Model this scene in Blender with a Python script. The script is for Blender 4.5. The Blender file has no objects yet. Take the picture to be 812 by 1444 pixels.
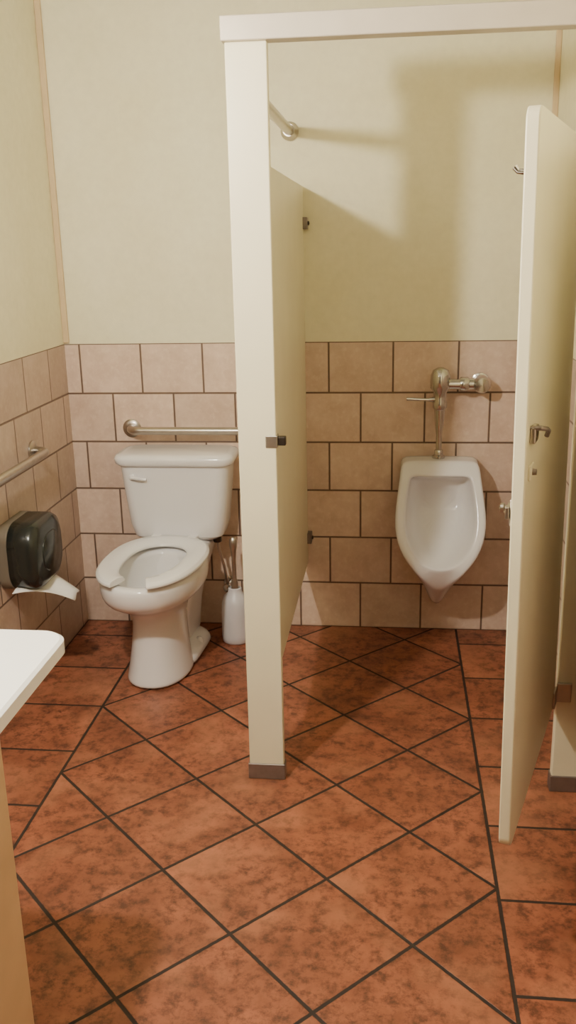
import bpy, bmesh, math, random
from mathutils import Vector, Matrix
scene=bpy.context.scene
random.seed(3)
def lin(c):
    o=[]
    for v in c:
        v/=255.0
        o.append(v/12.92 if v<=0.04045 else ((v+0.055)/1.055)**2.4)
    return tuple(o)+(1.0,)

# ---------------------------------------------------------------- materials
class NT:
    def __init__(s,name):
        s.m=bpy.data.materials.new(name); s.m.use_nodes=True
        s.t=s.m.node_tree; s.b=s.t.nodes['Principled BSDF']
    def n(s,ty,**k):
        x=s.t.nodes.new(ty)
        for a,v in k.items(): setattr(x,a,v)
        return x
    def put(s,sock,v):
        if isinstance(v,bpy.types.NodeSocket): s.t.links.new(v,sock)
        else: sock.default_value=v
    def M(s,op,a,b=None,c=None):
        x=s.n('ShaderNodeMath',operation=op)
        s.put(x.inputs[0],a)
        if b is not None: s.put(x.inputs[1],b)
        if c is not None: s.put(x.inputs[2],c)
        return x.outputs[0]
    def pos(s):
        g=s.n('ShaderNodeNewGeometry'); return g.outputs['Position']
    def sep(s,v):
        x=s.n('ShaderNodeSeparateXYZ'); s.put(x.inputs[0],v); return x.outputs
    def comb(s,a,b,c=0.0):
        x=s.n('ShaderNodeCombineXYZ'); s.put(x.inputs[0],a); s.put(x.inputs[1],b); s.put(x.inputs[2],c); return x.outputs[0]
    def noise(s,vec,scale,detail=4,rough=.55):
        x=s.n('ShaderNodeTexNoise'); s.put(x.inputs['Vector'],vec)
        x.inputs['Scale'].default_value=scale; x.inputs['Detail'].default_value=detail; x.inputs['Roughness'].default_value=rough
        return x.outputs[0]
    def white(s,vec):
        x=s.n('ShaderNodeTexWhiteNoise'); x.noise_dimensions='3D'; s.put(x.inputs['Vector'],vec); return x.outputs['Value']
    def mr(s,v,a,b,c=0.0,d=1.0):
        x=s.n('ShaderNodeMapRange'); s.put(x.inputs[0],v)
        for i,q in enumerate((a,b,c,d)): s.put(x.inputs[i+1],q)
        return x.outputs[0]
    def mix(s,f,a,b):
        x=s.n('ShaderNodeMix',data_type='RGBA'); s.put(x.inputs[0],f); s.put(x.inputs[6],a); s.put(x.inputs[7],b); return x.outputs[2]
    def scale(s,col,f):
        x=s.n('ShaderNodeHueSaturation'); s.put(x.inputs['Color'],col); s.put(x.inputs['Value'],f); return x.outputs[0]
    def bump(s,h,st,dist):
        x=s.n('ShaderNodeBump'); s.put(x.inputs['Height'],h); x.inputs['Strength'].default_value=st; x.inputs['Distance'].default_value=dist
        s.t.links.new(x.outputs[0],s.b.inputs['Normal'])
    def near(s,v):   # distance to nearest integer
        return s.M('ABSOLUTE',s.M('SUBTRACT',s.M('FRACT',s.M('ADD',v,0.5)),0.5))
def simple(name,col,rough=.4,metal=0.0,var=.06,scale=12,bump=0.0,spec=None):
    t=NT(name); p=t.n('ShaderNodeTexCoord').outputs['Object']
    nz=t.noise(p,scale)
    t.put(t.b.inputs['Base Color'],t.scale(lin(col),t.mr(nz,.3,.7,1-var,1+var)))
    t.b.inputs['Roughness'].default_value=rough; t.b.inputs['Metallic'].default_value=metal
    if spec is not None: t.b.inputs['Specular IOR Level'].default_value=spec
    if bump: t.bump(nz,.3,bump)
    return t.m
WH=1.22/6; WW=.2557; WA=.0612
def wall_mat(name,axis,off,k=1.0):
    t=NT(name); P=t.pos(); s=t.sep(P); c=s[axis]; z=s[2]
    v=t.M('DIVIDE',z,WH); row=t.M('FLOOR',v)
    o=t.M('MULTIPLY',t.M('SUBTRACT',1.0,t.M('FLOORED_MODULO',row,2.0)),.5)
    u=t.M('SUBTRACT',t.M('DIVIDE',t.M('SUBTRACT',c,off),WW),o)
    d=t.M('MINIMUM',t.M('MULTIPLY',t.near(u),WW),t.M('MULTIPLY',t.near(v),WH))
    g=t.mr(d,.0026,.0046,1.0,0.0)
    rnd=t.white(t.comb(t.M('FLOOR',u),row,float(axis)))
    n1=t.noise(P,9,6,.65); n2=t.noise(P,45,4,.6)
    tc=t.mix(t.mr(n1,.35,.68),lin((228,204,186)),lin((208,181,162)))
    tc=t.mix(t.mr(n2,.5,.75,0,.5),tc,lin((240,222,204)))
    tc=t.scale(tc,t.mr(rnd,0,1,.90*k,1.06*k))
    tc=t.mix(g,tc,lin((112,90,78)))
    w1=t.noise(P,2.2,5,.6); w2=t.noise(P,30,3,.6)
    pc=t.mix(t.mr(w1,.3,.7),lin((232,225,189)),lin((242,237,207)))
    pc=t.scale(pc,t.mr(w2,.3,.7,.97,1.03))
    is_t=t.M('LESS_THAN',z,1.22)
    t.put(t.b.inputs['Base Color'],t.mix(is_t,pc,tc))
    t.put(t.b.inputs['Roughness'],t.M('ADD',t.M('MULTIPLY',is_t,-.15),.55))
    h=t.M('ADD',t.M('MULTIPLY',t.M('MULTIPLY',g,is_t),-1.0),t.M('MULTIPLY',n2,.35))
    t.bump(h,.6,.003)
    return t.m
def floor_mat():
    t=NT('floor_terracotta_tiles'); P=t.pos(); s=t.sep(P); x,y=s[0],s[1]
    S=.3091; px,py=.7444,-1.6511; k=1/(1.41421*S)
    X=t.M('SUBTRACT',x,px); Y=t.M('SUBTRACT',y,py)
    u=t.M('MULTIPLY',t.M('ADD',X,Y),k); v=t.M('MULTIPLY',t.M('SUBTRACT',X,Y),k)
    xl=px-2*.21857; xr=px+4*.21857
    left=t.M('LESS_THAN',x,xl); right=t.M('GREATER_THAN',x,xr)
    side=t.M('ADD',left,right)
    ys=t.M('ADD',t.M('MULTIPLY',left,.777),t.M('MULTIPLY',right,1.385))
    su=t.M('DIVIDE',t.M('SUBTRACT',x,t.M('ADD',t.M('MULTIPLY',left,xl),t.M('MULTIPLY',right,xr))),S)
    sv=t.M('DIVIDE',t.M('ADD',y,ys),S)
    def sel(a,b): # a diag, b straight
        return t.M('ADD',t.M('MULTIPLY',a,t.M('SUBTRACT',1.0,side)),t.M('MULTIPLY',b,side))
    U=sel(u,su);V=sel(v,sv)
    d=t.M('MULTIPLY',t.M('MINIMUM',t.near(U),t.near(V)),S)
    d=t.M('MINIMUM',d,t.M('ABSOLUTE',t.M('SUBTRACT',x,xl)))
    d=t.M('MINIMUM',d,t.M('ABSOLUTE',t.M('SUBTRACT',x,xr)))
    wob=t.M('MULTIPLY',t.M('SUBTRACT',t.noise(P,60,2),.5),.002)
    g=t.mr(t.M('ADD',d,wob),.0038,.0056,1.0,0.0)
    cell=t.comb(t.M('FLOOR',U),t.M('FLOOR',V),side); rnd=t.white(cell)
    vm=t.n('ShaderNodeVectorMath',operation='ADD'); t.put(vm.inputs[0],P)
    vs=t.n('ShaderNodeVectorMath',operation='SCALE'); t.put(vs.inputs[0],cell); vs.inputs['Scale'].default_value=3.7
    t.put(vm.inputs[1],vs.outputs[0]); Q=vm.outputs[0]
    n1=t.noise(Q,7,8,.68); n2=t.noise(Q,26,7,.75); n3=t.noise(Q,4,3,.5)
    c=t.mix(t.mr(n1,.35,.65),lin((170,103,76)),lin((126,74,54)))
    c=t.mix(t.mr(n2,.46,.62,0,.88),c,lin((82,49,38)))
    c=t.mix(t.mr(n3,.5,.72,0,.55),c,lin((194,130,98)))
    c=t.scale(c,t.mr(rnd,0,1,.88,1.1))
    c=t.mix(g,c,lin((46,36,31)))
    t.put(t.b.inputs['Base Color'],c)
    t.put(t.b.inputs['Roughness'],t.M('ADD',t.mr(n2,.3,.7,.34,.5),t.M('MULTIPLY',g,.3)))
    t.bump(t.M('ADD',t.M('MULTIPLY',g,-1.0),t.M('MULTIPLY',n1,.5)),.5,.003)
    return t.m
m_back=wall_mat('wall_paint_and_tile_back',0,WA); m_left=wall_mat('wall_paint_and_shaded_tile_side',1,.06,.74)  # side tile colour darkened: shade of grazing light painted in
m_floor=floor_mat()
m_ceil=simple('ceiling_paint',(160,156,145),.85)
m_front=simple('front_wall_paint',(120,110,96),.8)
m_part=simple('partition_enamel_cream',(228,221,194),.36,var=.03,scale=5)
m_head=simple('headrail_aluminium',(198,188,174),.42,.15,.05,8)
m_shoe=simple('brushed_steel_shoe',(140,130,126),.4,.7,.1,30)
m_chr=simple('chrome',(200,198,195),.16,1.0,.03)
m_steel=simple('satin_steel',(185,178,170),.32,1.0,.06,40)
m_dark=simple('dark_metal',(60,52,46),.4,.6)
m_por=simple('white_porcelain',(233,232,234),.14,0,.015,4)
m_seat=simple('white_seat_plastic',(238,238,240),.25,0,.01,4)
m_water=simple('bowl_water',(170,172,168),.03,0,.02)
m_black=simple('smoked_black_plastic',(34,38,36),.22,0,.1,6)
m_grey=simple('grey_plastic',(110,102,90),.45,0,.06)
m_paper=simple('tissue_paper',(240,238,236),.9,0,.02,30)
m_wplast=simple('white_plastic',(222,222,228),.35,0,.03)
m_wood=simple('vanity_laminate',(208,176,140),.5,0,.08,6)
m_count=simple('white_counter',(240,240,240),.2,0,.01)
m_trim=simple('corner_trim_tan',(214,190,150),.6,0,.05)
def emis(name,col,st):
    t=NT(name); t.b.inputs['Emission Color'].default_value=lin(col); t.b.inputs['Emission Strength'].default_value=st
    nz=t.noise(t.n('ShaderNodeTexCoord').outputs['Object'],3); t.put(t.b.inputs['Base Color'],t.scale(lin(col),t.mr(nz,.3,.7,.98,1.0)))
    return t.m

# ---------------------------------------------------------------- mesh helpers
def obj(name,bm,mat,parent=None,smooth=True,bev=0,sub=0,seg=3):
    bmesh.ops.recalc_face_normals(bm,faces=bm.faces)
    me=bpy.data.meshes.new(name); bm.to_mesh(me); bm.free()
    o=bpy.data.objects.new(name,me); scene.collection.objects.link(o)
    if mat: me.materials.append(mat)
    if smooth:
        for p in me.polygons: p.use_smooth=True
    if bev:
        b=o.modifiers.new('bev','BEVEL'); b.width=bev; b.segments=seg; b.limit_method='ANGLE'; b.angle_limit=.6
        b.harden_normals=True
    if sub:
        s=o.modifiers.new('sub','SUBSURF'); s.levels=sub; s.render_levels=sub
    if parent: o.parent=parent
    return o
def empty(name,loc=(0,0,0),rz=0,parent=None):
    e=bpy.data.objects.new(name,None); e.empty_display_size=.1; scene.collection.objects.link(e); e.location=loc; e.rotation_euler[2]=rz
    if parent: e.parent=parent
    return e
def box(name,x0,x1,y0,y1,z0,z1,mat,parent=None,bev=.003,smooth=True):
    bm=bmesh.new(); bmesh.ops.create_cube(bm,size=1)
    for v in bm.verts:
        v.co=Vector(((x0+x1)/2+v.co.x*(x1-x0),(y0+y1)/2+v.co.y*(y1-y0),(z0+z1)/2+v.co.z*(z1-z0)))
    return obj(name,bm,mat,parent,smooth and bev>0,bev)
def bridge(bm,rings,closed=True,cap0=True,cap1=True):
    R=[[bm.verts.new(p) for p in r] for r in rings]
    n=len(R[0])
    for a,b in zip(R,R[1:]):
        for i in range(n if closed else n-1):
            j=(i+1)%n
            bm.faces.new((a[i],a[j],b[j],b[i]))
    if cap0: bm.faces.new(R[0][::-1])
    if cap1: bm.faces.new(R[-1])
def loft(name,rings,mat,parent=None,sub=0,bev=0,cap0=True,cap1=True):
    bm=bmesh.new(); bridge(bm,rings,True,cap0,cap1)
    return obj(name,bm,mat,parent,True,bev,sub)
def tube(name,pts,r,mat,parent=None,n=16):
    pts=[Vector(p) for p in pts]; rr=r if isinstance(r,(list,tuple)) else [r]*len(pts)
    rings=[]; up=None
    for i,p in enumerate(pts):
        a=pts[max(i-1,0)];b=pts[min(i+1,len(pts)-1)]
        d=(b-a).normalized()
        if up is None:
            up=Vector((0,0,1)) if abs(d.z)<.9 else Vector((0,1,0))
        s=d.cross(up).normalized(); up=s.cross(d).normalized()
        rings.append([p+(s*math.cos(2*math.pi*k/n)+up*math.sin(2*math.pi*k/n))*rr[i] for k in range(n)])
    bm=bmesh.new(); bridge(bm,rings)
    o=obj(name,bm,mat,parent)
    e=o.modifiers.new('es','EDGE_SPLIT'); e.split_angle=.7
    return o
def lathe(name,prof,c,mat,parent=None,n=32,axis='z'):
    rings=[]
    for r,h in prof:
        r=max(r,.0006); ring=[]
        for k in range(n):
            a=2*math.pi*k/n; A=r*math.cos(a);B=r*math.sin(a)
            p={'z':(A,B,h),'y':(A,h,B),'x':(h,A,B)}[axis]
            ring.append(Vector(c)+Vector(p))
        rings.append(ring)
    bm=bmesh.new(); bridge(bm,rings)
    o=obj(name,bm,mat,parent); e=o.modifiers.new('es','EDGE_SPLIT'); e.split_angle=.8
    return o
def arc(c,r,a0,a1,plane,n=8):
    out=[]
    for i in range(n+1):
        a=a0+(a1-a0)*i/n; A=r*math.cos(a);B=r*math.sin(a)
        out.append(Vector(c)+Vector({'xy':(A,B,0),'yz':(0,A,B),'xz':(A,0,B)}[plane]))
    return out
def rrect(x0,x1,y0,y1,r,z,n=6):
    o=[]
    for cx,cy,a in ((x1-r,y1-r,0),(x0+r,y1-r,90),(x0+r,y0+r,180),(x1-r,y0+r,270)):
        for i in range(n+1):
            t=math.radians(a+90*i/n); o.append((cx+r*math.cos(t),cy+r*math.sin(t),z))
    return o

# ---------------------------------------------------------------- room
RX=1.92; YB=-5.6; CH=2.7
box('floor',-.1,RX+.1,YB-.1,.1,-.1,0,m_floor,bev=0)
box('ceiling',-.1,RX+.1,YB-.1,.1,CH,CH+.1,m_ceil,bev=0)
box('wall_back',-.1,RX+.1,0,.1,0,CH,m_back,bev=0)
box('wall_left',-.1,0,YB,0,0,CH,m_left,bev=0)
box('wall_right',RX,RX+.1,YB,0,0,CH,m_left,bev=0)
box('wall_front',-.1,RX+.1,YB-.1,YB,0,CH,m_front,bev=0)
box('trim_1',0,.024,-.012,0,1.225,CH,m_trim,bev=.003)
box('trim_2',RX-.02,RX,-.012,0,1.225,CH,m_trim,bev=.003)

# ---------------------------------------------------------------- toilet stall partition
PY0,PY1=-1.195,-1.165
st=empty('toilet_partition')
PX0,PX1=.911,1.018; RX0=1.823; XP=.98; ZB,ZT=.30,1.805
box('pilaster_left',PX0,PX1,PY0,PY1,.004,2.08,m_part,st,.004)
box('pilaster_right',RX0,RX-.004,PY0,PY1,.004,2.08,m_part,st,.004)
box('shoe_left',PX0-.004,PX1+.004,PY0-.005,PY1+.005,0,.052,m_shoe,st,.003)
box('shoe_right',RX0-.004,RX-.001,PY0-.005,PY1+.005,0,.052,m_shoe,st,.003)
box('headrail',PX0-.008,RX-.001,PY0-.012,PY1+.012,2.08,2.138,m_head,st,.004)
box('side_panel',XP-.0125,XP+.0125,PY1+.012,-.012,ZB,ZT,m_part,st,.004)
for i,z in enumerate((.412,1.67)):
    box('panel_bracket_%d'%i,XP-.03,XP+.03,-.05,-.001,z-.022,z+.022,m_shoe,st,.003)
    lathe('bracket_screw_%d'%i,[(.008,0),(.008,.005),(.002,.007)],(XP+.03,-.026,z),m_dark,st,12,'x')
    box('post_bracket_%d'%i,XP-.02,XP+.02,PY1+.001,PY1+.03,z-.018,z+.018,m_steel,st,.003)
box('keeper_plate',PX1-.03,PX1+.004,PY0-.004,PY1+.004,1.05,1.085,m_steel,st,.003)
box('keeper_stop',PX1+.003,PX1+.026,PY0+.004,PY1-.004,1.055,1.08,m_dark,st,.003)
for i,z in enumerate((ZB+.03,ZT-.05)):
    box('hinge_bracket_%d'%i,RX0-.002,RX0+.04,PY0-.01,PY0-.001,z-.03,z+.03,m_steel,st,.003)
tube('brace_tube',[(.945,PY1,2.0),(.945,-.012,2.0)],.018,m_steel,st)
lathe('brace_flange',[(.03,0),(.034,-.006),(.026,-.016),(.022,-.04)],(.945,-.001,2.0),m_steel,st,24,'y')

# door (open outward)
hx,hy=1.806,-1.207; lx,ly=1.597,-1.90
dv=Vector((lx-hx,ly-hy,0)); L=dv.length; ang=math.atan2(dv.y,dv.x)
door=empty('stall_door',(hx,hy,0),ang)
door.rotation_euler=(Matrix.Rotation(-.011,3,'Y')@Matrix.Rotation(ang,3,'Z')).to_euler()  # door sags a little on its hinges
T=.026
bm=bmesh.new(); pr=[]
r=.03
for cx,cz,a in ((L-r,ZT+.02-r,0),(.008+r,ZT+.02-r,90),(.008+r,ZB+r,180),(L-r,ZB+r,270)):
    for i in range(7):
        t=math.radians(a+15*i); pr.append((cx+r*math.cos(t),cz+r*math.sin(t)))
bridge(bm,[[(p[0],-T/2,p[1]) for p in pr],[(p[0],T/2,p[1]) for p in pr]])
obj('door_leaf',bm,m_part,door,True,.004)
wn=Matrix.Rotation(ang,3,'Z')@Vector((0,1,0)); sg=1 if wn.x<0 else -1
def ib(name,x0,x1,d0,d1,z0,z1,mat,bev=.002,side=1):
    a,b=sorted((side*sg*(T/2+d0),side*sg*(T/2+d1))); return box(name,x0,x1,a,b,z0,z1,mat,door,bev)
yy=sg*(T/2)
# inner face: slide latch, coat hook
ib('latch_plate',L-.075,L-.01,0,.004,1.045,1.1,m_steel)
ib('latch_slide',L-.09,L-.004,.004,.012,1.06,1.085,m_steel)
lathe('latch_knob',[(.006,0),(.006,sg*.008),(.01,sg*.011),(.01,sg*.017),(.005,sg*.02)],(L-.045,sg*(T/2+.01),1.072),m_steel,door,16,'y')
tube('coat_hook',[(L-.05,yy,1.715),(L-.05,yy+sg*.018,1.717),(L-.05,yy+sg*.024,1.725)],[.006,.005,.006],m_chr,door,12)
lathe('coat_hook_rose',[(.014,0),(.014,sg*.004),(.008,sg*.006)],(L-.05,yy,1.715),m_chr,door,16,'y')
# outer face: pull and indicator
zc=1.232
ib('latch_cover',L-.075,L-.03,0,.012,zc-.022,zc+.012,m_steel,.004,-1)
tube('door_pull',[(L-.035,-yy,zc+.008),(L-.035,-yy-sg*.02,zc+.01),(L-.05,-yy-sg*.03,zc+.006),(L-.075,-yy-sg*.03,zc-.002),(L-.08,-yy-sg*.026,zc-.014)],.005,m_shoe,door,12)
ib('indicator_plate',L-.075,L-.03,0,.006,1.135,1.165,m_part,.002,-1)
tube('indicator_knob',[(L-.05,-yy,1.15),(L-.05,-yy-sg*.014,1.15)],[.008,.006],m_shoe,door,12)
for i,z in enumerate((ZB+.03,ZT-.05)):
    ib('hinge_plate_%d'%i,.0,.05,0,.006,z-.025,z+.025,m_steel,.002,-1)
    tube('hinge_barrel_%d'%i,[(-.004,0,z-.04),(-.004,0,z+.04)],.0115,m_shoe,door,14)

# ---------------------------------------------------------------- toilet
TX=.478
toi=empty('toilet',(TX,-.12,0))
bowlg=empty('bowl_assembly',(0,0,0),math.radians(-4.2),toi)
def egg(hw,yb,yf,z,n=32,ex=2.2):
    yc=yb+(yf-yb)*.45; o=[]
    for k in range(n):
        t=2*math.pi*k/n; s,c=math.sin(t),math.cos(t)
        X=hw*math.copysign(abs(s)**(2/ex),s)
        ry=(yf-yc) if c>0 else (yc-yb)
        Y=yc+(abs(c)**(2/ex))*ry*(1 if c>0 else -1)
        o.append((X,Y+.12,z))
    return o
DZ=.012
body=[egg(.120,-.32,-.650,0),egg(.122,-.32,-.652,.012),egg(.117,-.32,-.645,.03),egg(.106,-.32,-.628,.10),egg(.099,-.32,-.612,.17),
 egg(.095,-.31,-.606,.23),egg(.098,-.29,-.612,.27),egg(.120,-.25,-.655,.305),egg(.162,-.225,-.728,.338),egg(.183,-.21,-.759,.36),egg(.188,-.205,-.770,.39),egg(.189,-.20,-.773,.42),egg(.186,-.205,-.769,.44),
 egg(.174,-.22,-.755,.445),egg(.137,-.29,-.715,.442),egg(.128,-.30,-.705,.42),egg(.125,-.30,-.70,.38),egg(.105,-.32,-.66,.33),egg(.07,-.36,-.58,.285),egg(.045,-.39,-.52,.26)]
loft('bowl',body,m_por,bowlg,1)
loft('water',[egg(.092,-.335,-.64,.308),egg(.092,-.335,-.64,.311)],m_water,bowlg)
loft('trapway',[rrect(-.07,.07,-.24,.02,.05,0.0),rrect(-.07,.07,-.24,.02,.05,.12),rrect(-.085,.085,-.24,.04,.05,.26),rrect(-.12,.12,-.20,.07,.05,.36),rrect(-.135,.135,-.18,.085,.05,.43),rrect(-.13,.13,-.17,.08,.05,.45)],m_por,bowlg,1)
loft('foot_flange',[rrect(-.122,.122,-.34,.0,.08,0),rrect(-.126,.126,-.345,.003,.08,.016),rrect(-.118,.118,-.335,-.005,.08,.045),rrect(-.085,.085,-.31,-.03,.07,.07)],m_por,bowlg,1)
for i,x in enumerate((-.1,.1)): lathe('bolt_cap_%d'%i,[(.017,0),(.016,.012),(.01,.022),(.001,.025)],(x,-.16,.04),m_por,bowlg,16)
loft('tank',[rrect(-.16,.16,-.07,.075,.04,.448),rrect(-.182,.182,-.085,.09,.045,.462),rrect(-.196,.196,-.092,.098,.045,.51),rrect(-.208,.208,-.1,.102,.045,.63),rrect(-.220,.220,-.106,.106,.045,.762)],m_por,toi,0,.004)
loft('tank_lid',[rrect(-.228,.228,-.114,.106,.05,.761),rrect(-.239,.239,-.122,.110,.055,.77),rrect(-.242,.242,-.125,.112,.056,.79),rrect(-.235,.235,-.118,.108,.055,.802),rrect(-.212,.212,-.098,.095,.045,.807)],m_por,toi,0)
lathe('lever_boss',[(.013,0),(.013,-.012),(.006,-.016)],(-.165,-.1,.718),m_por,toi,16,'y')
tube('flush_lever',[(-.165,-.118,.718),(-.14,-.122,.716),(-.105,-.12,.711)],[.007,.008,.006],m_por,toi,12)
def seatpt(t,f):
    yb,yf=(-.20,-.785); yc=-.46
    hw=.193
    if f: yb,yf,hw=-.305,-.70,.108
    s,c=math.sin(t),math.cos(t)
    X=hw*math.copysign(abs(s)**(2/2.3),s)
    Y=yc+(abs(c)**(2/2.3))*((yf-yc) if c>0 else (yb-yc))
    return X,Y+.12
rings=[];n=48;g=.30
for k in range(n+1):
    t=g+(2*math.pi-2*g)*k/n
    ox,oy=seatpt(t,0); ix,iy=seatpt(t,1)
    O=Vector((ox,oy,0));I=Vector((ix,iy,0)); ring=[]
    for a,z in ((0,.441),(0.0,.452),(.12,.462),(.5,.466),(.88,.46),(1,.45),(1,.441),(.5,.438)):
        p=O.lerp(I,a); ring.append((p.x,p.y,z+DZ))
    rings.append(ring)
bm=bmesh.new(); bridge(bm,rings); obj('seat',bm,m_seat,bowlg,True,.004)
for i,x in enumerate((-.075,.075)): box('seat_hinge_%d'%i,x-.02,x+.02,-.125,-.075,.446,.476,m_seat,bowlg,.006)
def T_(x,y,z): return (x-TX,y+.12,z)
tube('supply_hose',[T_(.63,-.14,.455),T_(.635,-.14,.39),T_(.65,-.12,.31),T_(.652,-.09,.25),T_(.652,-.06,.2)],.006,m_steel,toi,10)
lathe('supply_nut',[(.016,.0),(.018,.005),(.018,.03),(.012,.034)],T_(.63,-.14,.425),m_dark,toi,12)
lathe('stop_valve',[(.012,0),(.012,-.05),(.018,-.05),(.018,-.075),(.008,-.08)],T_(.652,-.002,.195),m_chr,toi,16,'y')
lathe('escutcheon',[(.03,0),(.028,-.006),(.014,-.01)],T_(.652,-.002,.195),m_chr,toi,24,'y')

# ---------------------------------------------------------------- toilet brush
tb=empty('toilet_brush')
lathe('brush_holder',[(.052,0),(.058,.006),(.060,.03),(.059,.12),(.056,.17),(.047,.20),(.03,.215),(.027,.235),(.022,.238),(.02,.22)],(.70,-.17,0),m_wplast,tb)
lathe('brush_handle',[(.016,.22),(.014,.26),(.009,.275),(.009,.36),(.012,.40),(.016,.42),(.016,.445),(.008,.455)],(.70,-.17,0),m_steel,tb,16)

# ---------------------------------------------------------------- grab bars
def grab(name,kind):
    e=empty(name)
    R=.05; r=.0165
    if kind=='back':
        z=.872; y=-.065; x0,x1=.262,.90
        pts=[(x0,-.004,z),(x0,y+R,z)]+[tuple(p) for p in arc((x0+R,y+R,z),R,math.pi,1.5*math.pi,'xy')]+[tuple(p) for p in arc((x1-R,y+R,z),R,1.5*math.pi,2*math.pi,'xy')]+[(x1,-.004,z)]
        tube('bar',pts,r,m_steel,e)
        for i,x in enumerate((x0,x1)): lathe('flange_%d'%i,[(.038,0),(.038,-.006),(.03,-.012),(.018,-.014)],(x,-.001,z),m_steel,e,28,'y')
    else:
        z=.872; x=.065; y0,y1=-1.52,-.445
        pts=[(.004,y1,z),(x-R,y1,z)]+[tuple(p) for p in arc((x-R,y1-R,z),R,.5*math.pi,0,'xy')]+[tuple(p) for p in arc((x-R,y0+R,z),R,0,-.5*math.pi,'xy')]+[(.004,y0,z)]
        tube('bar',pts,r,m_steel,e)
        for i,y in enumerate((y0,y1)): lathe('flange_%d'%i,[(.038,0),(.038,.006),(.03,.012),(.018,.014)],(.001,y,z),m_steel,e,28,'x')
grab('grab_bar','back'); grab('grab_bar.001','left')

# ---------------------------------------------------------------- toilet paper dispenser
dp=empty('toilet_paper_dispenser')
def yz_rr(y0,y1,z0,z1,r,x,n=8):
    return [(x,p[0],p[1]) for p in rrect(y0,y1,z0,z1,r,0,n)]
A0,A1,B0,B1=-.845,-.565,.452,.692
loft('back_plate',[yz_rr(A0+.005,A1-.005,B0+.005,B1-.005,.05,.001),yz_rr(A0+.005,A1-.005,B0+.005,B1-.005,.05,.04)],m_grey,dp,0,.004)
loft('cover',[yz_rr(A0,A1,B0,B1,.08,.04),yz_rr(A0,A1,B0,B1,.08,.115),yz_rr(A0+.008,A1-.008,B0+.008,B1-.008,.077,.132),yz_rr(A0+.03,A1-.03,B0+.027,B1-.027,.07,.142)],m_black,dp)
loft('cover_boss',[yz_rr(A0+.06,A1-.06,B0+.05,B1-.05,.06,.141),yz_rr(A0+.065,A1-.065,B0+.055,B1-.055,.06,.146)],m_black,dp)
bm=bmesh.new(); rows=[]
for i in range(11):
    f=i/10; x=.05+.155*f; z=.462-.012*f-.055*f*f; ya=-.86+.17*f; yb=-.60-.03*f
    rows.append([bm.verts.new((x,ya+(yb-ya)*j/8,z+.007*math.sin(j*1.1+f*3)-.02*f*(1-j/8))) for j in range(9)])
for a,b in zip(rows,rows[1:]):
    for j in range(8): bm.faces.new((a[j],a[j+1],b[j+1],b[j]))
o=obj('paper_tail',bm,m_paper,dp); sm=o.modifiers.new('s','SOLIDIFY'); sm.thickness=.0015

# ---------------------------------------------------------------- urinal
UX=1.528
ur=empty('urinal',(UX,-.002,0))
half_rim=[(0,.765),(.08,.765),(.136,.764),(.152,.750),(.158,.70),(.168,.64),(.176,.58),(.177,.53),(.168,.48),(.145,.43),(.108,.385),(.074,.348),(.048,.315),(.024,.288),(0,.278)]
half_wall=[(0,.765),(.08,.765),(.140,.764),(.154,.750),(.155,.70),(.155,.64),(.152,.56),(.142,.48),(.122,.39),(.092,.31),(.066,.26),(.044,.215),(.03,.175),(.018,.148),(0,.14)]
def full(h): return h+[(-x,z) for x,z in h[-2:0:-1]]
R0=full(half_wall);R2=full(half_rim)
ZTp=.765
def rimy(z):
    f=max(0,(ZTp-z)/(ZTp-.35)); return -.12-.215*f**.85 if z>.36 else -.12-.215*((ZTp-.36)/(ZTp-.35))**.85+(.36-z)*.9
ringW=[(x,-.001,z) for x,z in R0]
ringA=[]
for (x,z) in R0:
    f=(ZTp-z)/.625; ringA.append((x,-.02-.07*f,z-.002*f))
def mixr(a,b,f): return [tuple(p+(q-p)*f for p,q in zip(u,v)) for u,v in zip(a,b)]
rim=[(x,rimy(z),z) for x,z in R2]
mid=mixr(ringA,rim,.5)
near=mixr(ringA,rim,.9)
# opening (shield) outline
half_in=[(0,.712),(.07,.712),(.112,.712),(.121,.700),(.126,.67),(.133,.63),(.138,.58),(.138,.53),(.13,.49),(.112,.45),(.088,.42),(.068,.402),(.045,.39),(.022,.384),(0,.382)]
RI=full(half_in)
def iny(z):
    f=(ZTp-z)/(ZTp-.35); return -.12-.215*f**.85
inn=[(x,iny(z)-.001,z) for x,z in RI]
inn0=mixr(rim,inn,.35); inn1=mixr(rim,inn,.85)
inn0=[(a,b-.003,c) for a,b,c in inn0]
step=[(x*.96,iny(z)+.018,.55+(z-.55)*.965) for x,z in RI]
deep=[(x*.86,-.075-.15*max(0,(.60-z))/.22,.55+(z-.55)*.86) for x,z in RI]
bot=[(x*.5,-.05-.09*max(0,(.58-z))/.2,.55+(z-.55)*.5) for x,z in RI]
loft('bowl_body',[ringW,ringA,mid,near,rim,inn0,inn1,inn,step,deep,bot],m_por,ur,1)
lathe('drain',[(.018,0),(.018,-.004),(.010,-.006)],(0,-.10,.49),m_steel,ur,16,'y')

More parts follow.
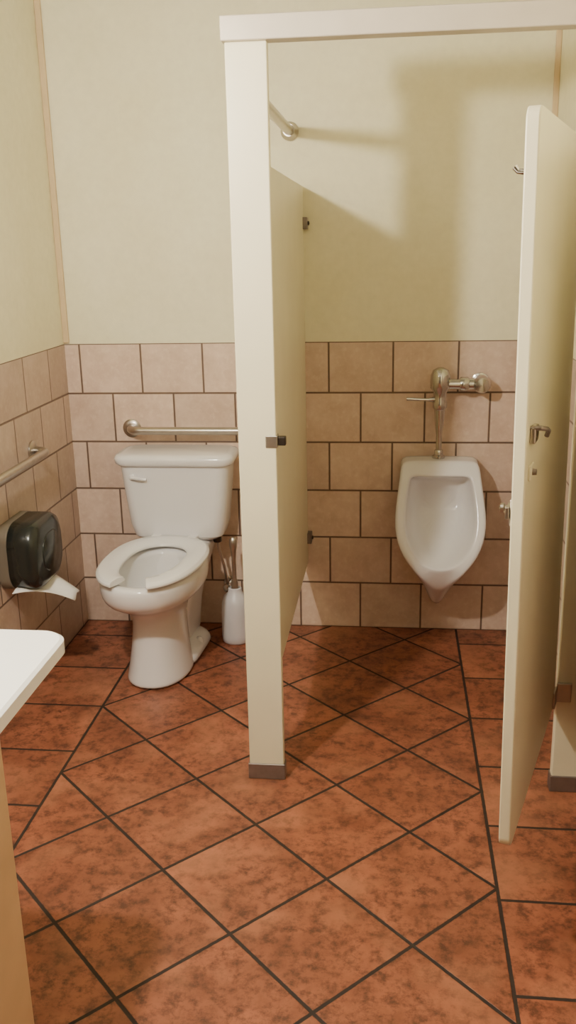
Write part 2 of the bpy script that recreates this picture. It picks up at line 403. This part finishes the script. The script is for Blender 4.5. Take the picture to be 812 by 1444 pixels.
# flush valve
fv=empty('urinal_flush_valve',(UX-.005,0,0))
lathe('spud_flange',[(.026,0),(.026,.008),(.017,.014),(.017,.03),(.013,.034)],(0,-.07,.767),m_chr,fv,24)
tube('down_pipe',[(0,-.07,.79),(0,-.07,.86),(0,-.07,.90),(0,-.07,.965)],[.0115,.0115,.018,.022],m_chr,fv,20)
lathe('valve_body',[(.022,.96),(.028,.97),(.028,.99),(.024,1.0),(.026,1.03),(.038,1.045),(.040,1.07),(.038,1.095),(.03,1.115),(.012,1.125),(.001,1.127)],(0,-.07,0),m_chr,fv,28)
tube('side_arm',[(.02,-.07,1.06),(.10,-.07,1.06)],.021,m_chr,fv,20)
lathe('arm_nut',[(.026,.075),(.028,.08),(.028,.105),(.024,.11)],(0,-.07,1.06),m_chr,fv,12,'x')
lathe('angle_stop',[(.001,-.115),(.026,-.112),(.032,-.10),(.034,-.075),(.032,-.04),(.024,-.03),(.018,-.006)],(.158,0,1.06),m_chr,fv,24,'y')
tube('stop_neck',[(.10,-.07,1.06),(.158,-.07,1.06)],.022,m_chr,fv,20)
lathe('pipe_flange',[(.036,-.003),(.035,-.009),(.02,-.015)],(.158,0,1.06),m_chr,fv,28,'y')
tube('trip_lever',[(-.02,-.07,1.0),(-.05,-.075,1.0),(-.13,-.085,1.005)],[.012,.006,.007],m_chr,fv,12)

# ---------------------------------------------------------------- vanity
va=empty('sink_vanity')
bm=bmesh.new()
def crr(z,ins):
    x1=.684-ins;y1=-1.995-ins;y0=-3.25; o=[(.003,y0,z),(x1,y0,z)]
    r=.05
    for i in range(9):
        t=math.radians(90*i/8); o.append((x1-r+r*math.cos(t),y1-r+r*math.sin(t),z))
    o.append((.003,y1,z)); return o
bridge(bm,[crr(.803,.006),crr(.808,0),crr(.834,0),crr(.84,.006)]); obj('countertop',bm,m_count,va,False)
box('cabinet',.003,.68,-3.2,-2.35,.001,.803,m_wood,va,.004)
def oval(cx,cy,rx,ry,z,n=32): return [(cx+rx*math.cos(2*math.pi*k/n),cy+ry*math.sin(2*math.pi*k/n),z) for k in range(n)]
loft('basin',[oval(.36,-2.8,.2,.25,.84),oval(.36,-2.8,.195,.245,.852),oval(.36,-2.8,.175,.225,.852),oval(.36,-2.8,.15,.2,.846),oval(.36,-2.8,.05,.08,.842)],m_count,va)
tube('faucet',[(.08,-2.8,.84),(.08,-2.8,.95),(.10,-2.8,.99),(.15,-2.8,1.0),(.21,-2.8,.98)],.012,m_chr,va)

# ---------------------------------------------------------------- lights
pl=empty('pendant_lamp',(.505,-2.24,2.06))
lathe('globe_bulb',[(.001,-.042),(.021,-.036),(.036,-.021),(.042,0),(.036,.021),(.021,.036),(.014,.04)],(0,0,0),emis('white_globe',(255,246,230),1800),pl,24)
lathe('lamp_cap',[(.018,.039),(.018,.075),(.006,.085)],(0,0,0),m_chr,pl,20)
tube('cord',[(0,0,.08),(0,0,CH-2.06)],.004,m_dark,pl,8)
cl=empty('ceiling_fill_light',(1.15,-3.1,CH))  # added fill light, built as an unseen ceiling panel
box('fill_frame',-.32,.32,-.32,.32,-.05,-.001,m_ceil,cl,.004)
box('fill_diffuser',-.29,.29,-.29,.29,-.062,-.05,emis('fill_glow',(255,248,236),1.0),cl,.002)
w=bpy.data.worlds.new('world'); scene.world=w; w.use_nodes=True
w.node_tree.nodes['Background'].inputs[0].default_value=(.5,.48,.46,1); w.node_tree.nodes['Background'].inputs[1].default_value=.2

# ---------------------------------------------------------------- camera
ya,pi_,ro,f=-.1157,.2832,-.0209,1295.56
fw=Vector((math.sin(ya)*math.cos(pi_),math.cos(ya)*math.cos(pi_),-math.sin(pi_)))
r=fw.cross(Vector((0,0,1))).normalized(); u=r.cross(fw)
r2=r*math.cos(ro)+u*math.sin(ro); u2=-r*math.sin(ro)+u*math.cos(ro)
cd=bpy.data.cameras.new('camera'); co=bpy.data.objects.new('camera',cd); scene.collection.objects.link(co)
m=Matrix((r2,u2,-fw)).transposed().to_4x4(); m.translation=Vector((1.3361,-3.6828,1.5932)); co.matrix_world=m
cd.sensor_fit='VERTICAL'; cd.sensor_height=36; cd.lens=f*36/1444; cd.clip_start=.02
scene.camera=co
